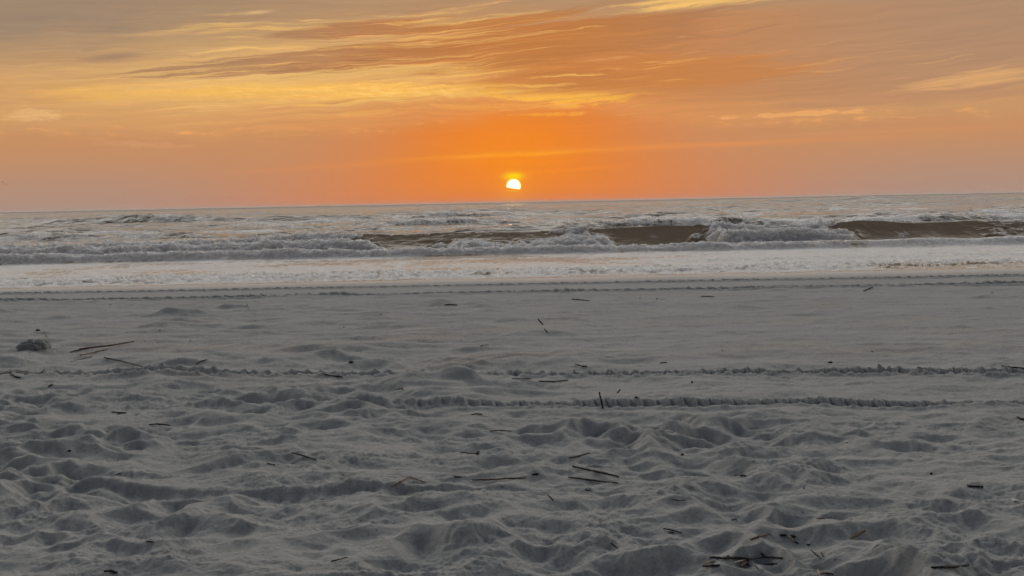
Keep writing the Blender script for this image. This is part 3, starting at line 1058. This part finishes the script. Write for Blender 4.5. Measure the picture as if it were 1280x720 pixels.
stick([(402, 469.5), (415, 471), (428, 472.5)], 1.8, M_BLACK, 'thin black stick lying along the middle tyre rut, left of centre')
chip(439, 453.5, 6, 2.4, M_BLACK, 'black flat chip alone on the sand above the middle rut, left of centre')
stick([(600, 434), (604, 432.5), (610, 432)], 1.6, M_STRAW, 'short pale reed on smooth sand above the middle rut, at centre', 'reed', 'reed', None)
stick([(556, 382), (562, 381.5), (572, 382)], 1.6, M_DARK, 'flat dark strip of wood far up the beach near the far ruts')
# seaweed at the centre left
for i, (a, b) in enumerate((((495, 488), (503, 485.5)), ((498, 486), (505, 489)))):
    stick([a, b], 1.6, M_WEED, ['reddish brown seaweed scrap tangled between the two near ruts', 'shorter reddish seaweed scrap crossing under the other one'][i], 'seaweed', 'seaweed', 'seaweed scraps between the ruts', n=5, bend=0.9)
stick([(589, 519.5), (595, 519), (603, 519)], 2.0, M_BLACK, 'short black stick in the crumbly near rut, at centre')
stick([(612, 541), (624, 539.5), (640, 541)], 1.8, M_DARK, 'thin dark stick in the shadow of a low sand ledge, at centre')
# upright twigs
upright((678.5, 406), (672.5, 398.5), 1.7, M_BLACK, 'farther of two black twigs poking out of smooth sand, leaning left')
upright((684, 416.5), (680.5, 411), 1.7, M_BLACK, 'nearer, shorter of two black twigs poking out of smooth sand')
upright((754, 510.5), (749, 490), 2.3, M_BLACK, 'tallest black twig, standing upright in the sand just behind the near rut')
upright((772, 491.5), (775.5, 487), 1.9, M_BLACK, 'stubby black twig leaning right, up and right of the tall upright twig')
stick([(719, 457), (727, 458.8), (734, 460)], 1.9, M_BLACK, 'black stick on smooth sand just above the middle rut, right of centre')
stick([(673, 477), (692, 478.5), (710, 476)], 2.0, M_BLACK, 'shadow under a sand ledge in the middle rut, laid as a long black strip, right of centre')  # no wood here: black strip stands in for the shade under a ledge
stick([(640, 474.5), (653, 475), (664, 474.5)], 1.7, M_BLACK, 'flat black strip in the middle rut, just left of the longer strip')
stick([(825, 455), (829, 454.4), (834, 454)], 1.6, M_RED, 'short reddish stick on smooth sand right of centre')
stick([(715, 374.5), (724, 375.2), (737, 376.5)], 1.5, M_DARK, 'long dark straw lying far up the beach below the far ruts')
stick([(876, 371), (885, 371), (893, 371.5)], 1.2, M_BROWN, 'thin brown straw far up the beach, right of centre')
stick([(1080, 364.5), (1085, 362), (1091, 360)], 2.0, M_BLACK, 'dark stick tilted across the nearer of the far ruts, at right')
chip(865, 478.5, 3, 3, M_BLACK, 'black chip caught in the middle rut right of centre')
chip(795, 497, 4, 2, M_DARK, 'dark chip on the sand between the ruts, right of the upright twigs')
chip(1038, 454, 6, 2.2, M_BLACK, 'black flat chip on smooth sand above the middle rut, at right')
stick([(1146, 462.5), (1152, 463), (1158, 463.2)], 1.3, M_DARK, 'thin dark splinter on smooth sand above the middle rut, far right')
stick([(1252, 458), (1266, 460.5), (1290, 462)], 2.2, M_BLACK, 'dark edge of a sand ledge at the right edge, laid as a black flat strip, above the ruts')  # black strip stands in for the dark edge of the sand
stick([(1271, 522), (1276, 524.5), (1286, 526)], 3.0, M_WEED, 'dark reddish stump of wood at the right edge beside the near rut')
# front left
stick([(186, 532.5), (195, 532), (203, 532.8), (213, 534)], 2.6, M_BLACK, 'black knobbly stick on trampled sand, front left below the near rut')
chip(87, 565, 5, 2.6, M_BLACK, 'black chip in the trampled sand at front left')
stick([(140, 597), (146, 594.5), (153, 592.5)], 1.3, M_DARK, 'thin dark twig on the side of a smooth sand hump at front left', 'twig', 'twig')
stick([(183, 679), (192, 679.5)], 2.4, M_BLACK, 'small black stick on the sand near the bottom left')
stick([(130, 717), (138, 716), (147, 718.5)], 4.0, M_DARK, 'thick dark piece of driftwood at the bottom edge, left')
stick([(365, 567), (380, 571), (395, 575.5)], 2.2, M_DARK, 'straight dark stick sloping down to the right, front left of centre')
stick([(334, 580.5), (343, 582.5)], 2.8, M_BLACK, 'short black splinter left of and below the straight dark stick')
stick([(424, 592), (431, 595), (439, 600)], 1.8, M_PALE, 'pale thin reed curving over a hump of sand, front centre', 'reed', 'reed', None, lift=0.6)
stick([(490, 610.5), (501, 604), (513, 598)], 2.4, M_STRAW, 'bent tan reed with a kink in its middle, front centre', 'reed', 'reed', None, lift=1.4, stiff=False,
      fork=[([(513, 598), (521, 600.5), (530, 603.5)], 2.0), ([(514, 599), (517, 604)], 1.2)])
stick([(575, 566), (586, 567.5), (598, 568.5)], 2.0, M_BLACK, 'black stick with a knob at its right end, front centre',
      fork=[([(595, 568.5), (599, 566)], 3.6)])
stick([(567, 598), (577, 597.5)], 2.2, M_DARK, 'short dark chip of bark in a shallow pit beside the brown stick', 'wood_chip', 'wood chip', None)
stick([(590, 602.5), (612, 602), (634, 600.8), (656, 600)], 2.6, M_BROWN, 'long reddish brown stick lying level, front centre', lift=0.8)
stick([(414, 703), (424, 700), (434, 697.5)], 2.0, M_BLACK, 'crack under a sand crest near the bottom, laid as a black sliver, left of centre')  # black sliver stands in for a dark crack in the sand
# front right of centre
stick([(711, 575.5), (724, 572), (737, 568.5)], 2.4, M_RED, 'reddish stick tilted up to the right, front right of centre')
stick([(716, 586.5), (734, 590.5), (752, 595), (773, 599.5)], 3.6, M_BLACK, 'thick black stick, upper of a pair half sunk in a hump of sand', lift=0.6)
stick([(710, 598.5), (730, 601), (750, 604), (773, 606)], 2.6, M_BLACK, 'thin black stick, lower of a pair half sunk in a hump of sand', lift=0.6)
stick([(665, 595), (673, 594.5)], 2.8, M_BLACK, 'short black chip beside the small white shell', 'wood_chip', 'wood chip', None)
chip(656.5, 598, 5, 5, M_SHELL, 'small white shell just right of the long brown stick', 'shell', 'shell')
upright((691.5, 626), (685, 619), 2.0, M_BLACK, 'small black twig poking up from the edge of a deep footprint')
stick([(829, 662), (840, 664.5), (852, 667.5)], 2.2, M_BLACK, 'black stick in a shallow pit, upper of two crossing pieces')
stick([(834, 667), (843, 667.5)], 1.8, M_DARK, 'short dark splinter under the black stick in the shallow pit')
stick([(763.5, 680), (770.5, 686.5)], 2.6, M_BLACK, 'short black stick pointing at the camera, bottom centre')
stick([(918, 595.5), (926, 596), (933, 596.5)], 2.4, M_BLACK, 'short level black stick on smooth sand right of centre')
chip(853, 569, 4, 3, M_BLACK, 'black chip on smooth sand, right of the reddish tilted stick')
stick([(914, 651), (921, 651)], 1.9, M_BLACK, 'tiny level black splinter above the reddish bark at right')
stick([(938, 676), (948, 673), (961, 669.5)], 3.4, M_RED, 'reddish brown bark on a sand crest above the driftwood pile', lift=0.4)
stick([(839, 626), (848, 627), (856, 628)], 1.3, M_DARK, 'hair thin dark twig on a crest, right of centre', 'twig', 'twig')
# ring of weed
gq = ground(735, 614)
bm = bmesh.new()
pts = [gq + Vector((math.cos(a) * 0.012, math.sin(a) * 0.020, 0.004)) for a in [2 * math.pi * k / 16 for k in range(17)]]
tube(bm, pts, [0.0035] * 17)
finish('seaweed', bm, M_BLACK, gq, 'small black ring of dried weed on the sand below the half sunk sticks', 'seaweed', None)
# driftwood pile, bottom right of centre
G_PILE = 'driftwood pile in the hollow at the bottom, right of centre'
stick([(888, 699.2), (905, 700.5), (922, 701.5), (937, 701.8)], 4.2, M_DARK, 'thickest dark stick along the back of the driftwood pile', group=G_PILE, lift=0.9)
stick([(938, 702), (958, 701.2), (978, 700)], 2.0, M_DARK, 'thin dark stick reaching right out of the driftwood pile', group=G_PILE, lift=0.7)
stick([(880, 707), (887, 705), (894, 703)], 3.4, M_PALE, 'pale stubby stick at the left end of the driftwood pile', group=G_PILE, lift=0.8)
stick([(879, 711.5), (889, 710.5), (900, 709.5)], 4.4, M_BLACK, 'thick black block of wood at the front left of the driftwood pile', group=G_PILE, lift=0.6)
stick([(917, 710.5), (929, 706), (944, 701.5)], 2.4, M_PALE, 'pale grey reed slanting through the middle of the driftwood pile', 'reed', 'reed', G_PILE, lift=1.2)
stick([(926, 711), (933, 706), (937, 702.5)], 3.6, M_WEED, 'reddish brown root at the heart of the driftwood pile', group=G_PILE, lift=1.4,
      fork=[([(929, 702), (936, 708)], 2.2), ([(926, 707), (938, 709)], 2.0)])
stick([(943, 708.5), (947.5, 714)], 2.4, M_BLACK, 'short black twig pointing at the camera in front of the driftwood pile', 'twig', 'twig', G_PILE)
stick([(955, 708.5), (963, 707.5), (971, 706.2)], 2.8, M_BLACK, 'short black stick at the right front of the driftwood pile', group=G_PILE)
chip(910, 697, 5, 3, M_BLACK, 'small black lump just behind the thickest stick of the driftwood pile', group=None)
stick([(951.5, 695.5), (956, 699)], 4.2, M_BLACK, 'stubby black chunk behind the right part of the driftwood pile', group=G_PILE)
# right of it
stick([(975, 671), (983, 670.5)], 4.2, M_BLACK, 'black bark lump touching the left end of the pale peeled stick', name='wood_chip', cat='wood chip', group=None)
stick([(984, 670.5), (988.5, 675), (993, 679.5)], 4.4, M_PALE, 'pale peeled stick pointing down to the right, between black bark', lift=0.8)
stick([(988, 673), (994.5, 674)], 4.0, M_BLACK, 'black bark lump touching the right side of the pale peeled stick', name='wood_chip', cat='wood chip', group=None)
stick([(992, 679), (998, 682)], 2.2, M_DARK, 'dark splinter at the lower tip of the pale peeled stick', group=None)
stick([(1008, 682.5), (1013, 683)], 2.6, M_BLACK, 'small black chip right of the pale peeled stick', name='wood_chip', cat='wood chip', group=None)
stick([(1014, 691), (1020, 696.5), (1026, 701.5)], 2.6, M_BLACK, 'longer of two black twigs side by side at bottom right', 'twig', 'twig')
stick([(1026.5, 693), (1029, 698)], 2.6, M_BLACK, 'shorter of two black twigs side by side at bottom right', 'twig', 'twig')
stick([(1021, 648.5), (1030, 649), (1040, 648)], 2.2, M_BLACK, 'slightly bowed black stick lying level at right, above the pale sticks')
stick([(1063.5, 674.5), (1072, 670), (1081, 665.5)], 4.0, M_STRAW, 'short thick tan stick tilted up to the right, bottom right', lift=0.8)
stick([(1209, 609), (1219, 610), (1229, 611)], 3.6, M_BLACK, 'short thick black stick alone on smooth sand at far right')
stick([(1164, 713.5), (1180, 712.8), (1196, 711.5), (1211, 710.8)], 4.6, M_BLACK, 'thick straight black stick at the bottom edge, far right', lift=0.6)
stick([(955, 701.5), (966, 701.2), (978, 700.5)], 1.6, M_DARK, 'hair thin dark stem lying behind the right part of the driftwood pile', group=None)
chip(1268, 626, 7, 2.6, M_SHELL, 'white broken shell at the right edge of the photo', 'shell', 'shell', depth=1.6)
chip(1058, 552.5, 5, 1.8, M_SHELL, 'small pale shell flake on smooth sand below the near rut, at right', 'shell', 'shell', depth=1.6)
chip(1164, 593, 4, 3, M_BLACK, 'round black pebble on a low sand ridge at right', 'pebble', 'pebble')
stick([(1022, 716.5), (1024, 722)], 3.0, M_PALE, 'pale reed stub cut off by the bottom edge, right of centre', 'reed', 'reed', None)
stick([(1026, 718.5), (1034, 719), (1042, 720)], 2.6, M_RED, 'reddish wood sliver at the bottom edge, right of centre', group=None)
# countless-looking but countable dark crumbs scattered over the sand
G_CR = 'tiny dark crumbs of driftwood scattered over the sand'
L_CR = 'tiny dark crumb of driftwood lying loose on the sand'
for px, py in ((138, 381), (232, 394), (309, 382), (310, 387), (200, 413), (238, 427), (476, 393), (430, 410), (800, 373), (821, 374), (903, 438),
               (1090, 440), (1240, 366), (1005, 611), (1046, 619), (1003, 641), (1245, 680), (1240, 704), (1044, 703), (942, 577), (628, 609), (1212, 556)):
    chip(px, py, rng.uniform(1.6, 2.8), rng.uniform(0.9, 1.5), M_DARK, L_CR, 'driftwood_crumb', 'debris', G_CR)

# clod of damp sand, upper left
g0 = ground(40, 436)
bm = bmesh.new()
bmesh.ops.create_icosphere(bm, subdivisions=5, radius=1.0)
for v in bm.verts:
    q = v.co.copy()
    a = np.array([q.x * 2 + 3.0], np.float32)
    b = np.array([q.z * 2 + q.y * 2], np.float32)
    f = 1 + 0.45 * float(N1.fbm(a, b, 4)[0]) + 0.30 * float(N4.ridged(a * 2.2, b * 2.2, 3)[0] - 0.6)
    v.co = Vector((q.x * 0.16 * f, q.y * 0.12 * f, max(q.z, -0.4) * (0.085 + 0.02 * q.x) * f))
bm.transform(Matrix.Translation(g0 + Vector((-0.01, 0.06, 0.004))))
finish('sand_clod', bm, M_SAND, g0, 'crumbling grey clod of damp sand heaped at the far left', 'sand clod', None, smooth=True)


# ------------------------------------------------------------------ birds, far out over the sea
def bird(px, py, dist, flap, label):
    d = ray(px, py)
    p = Vector((0, 0, CAM_Z)) + d * dist
    bm = bmesh.new()
    tube(bm, [(-0.20, 0, 0), (-0.10, 0, 0.01), (0.05, 0, 0.0), (0.17, 0, 0.02), (0.22, 0, 0.02)], [0.012, 0.045, 0.055, 0.03, 0.008], 8, 0.0)
    for s in (-1, 1):
        tube(bm, [(0.03, s * 0.02, 0.01), (0.06, s * 0.22, flap * 0.5), (0.0, s * 0.42, flap), (-0.06, s * 0.56, flap * 0.8)], [0.05, 0.07, 0.045, 0.008], 6, 0.0, 0.25)
    bm.transform(Matrix.Rotation(R(35), 4, 'Z'))
    bm.transform(Matrix.Translation(p))
    return finish('bird', bm, M_BIRD, p, label, 'bird', 'birds flying over the sea')


bird(3.5, 228, 330, 0.20, 'dark bird far over the sea, leftmost and higher of a pair at the left edge')
bird(7.5, 230.3, 330, -0.05, 'dark bird far over the sea, lower right one of a pair at the left edge')
bird(92, 213.5, 420, 0.15, 'lone distant bird high above the horizon, left, right of the pair')
bird(155, 242, 420, 0.10, 'lone distant bird just above the horizon at left')
bird(287, 247, 400, 0.18, 'lone distant bird skimming the horizon, nearest to the sun')

# ------------------------------------------------------------------ thin sea haze
hz_m = bpy.data.materials.new('haze')
hz_m.use_nodes = True
_t = hz_m.node_tree
_t.nodes.remove(_t.nodes['Principled BSDF'])
_v = _t.nodes.new('ShaderNodeVolumePrincipled')
_v.inputs['Color'].default_value = (0.92, 0.90, 0.90, 1)
_v.inputs['Density'].default_value = 0.00004
_v.inputs['Anisotropy'].default_value = 0.6
_t.links.new(_v.outputs[0], _t.nodes['Material Output'].inputs['Volume'])
bm = bmesh.new()
bmesh.ops.create_cube(bm, size=1.0)
bm.transform(Matrix.Translation((0, 23000, 10.5)) @ Matrix.Diagonal((110000, 47000, 24.5, 1)))
me = bpy.data.meshes.new('haze'); bm.to_mesh(me); bm.free()
hzo = link('haze', me, hz_m); hzo['kind'] = 'stuff'; hzo['label']='thin sea haze lying along the horizon'; hzo['category']='haze'
# ------------------------------------------------------------------ view
scene.view_settings.view_transform = 'Standard'
scene.view_settings.look = 'None'
scene.view_settings.exposure = 0.0
scene.view_settings.gamma = 1.0
scene.view_settings.use_curve_mapping = False
scene.cycles.use_denoising = True
scene.cycles.max_bounces = 4
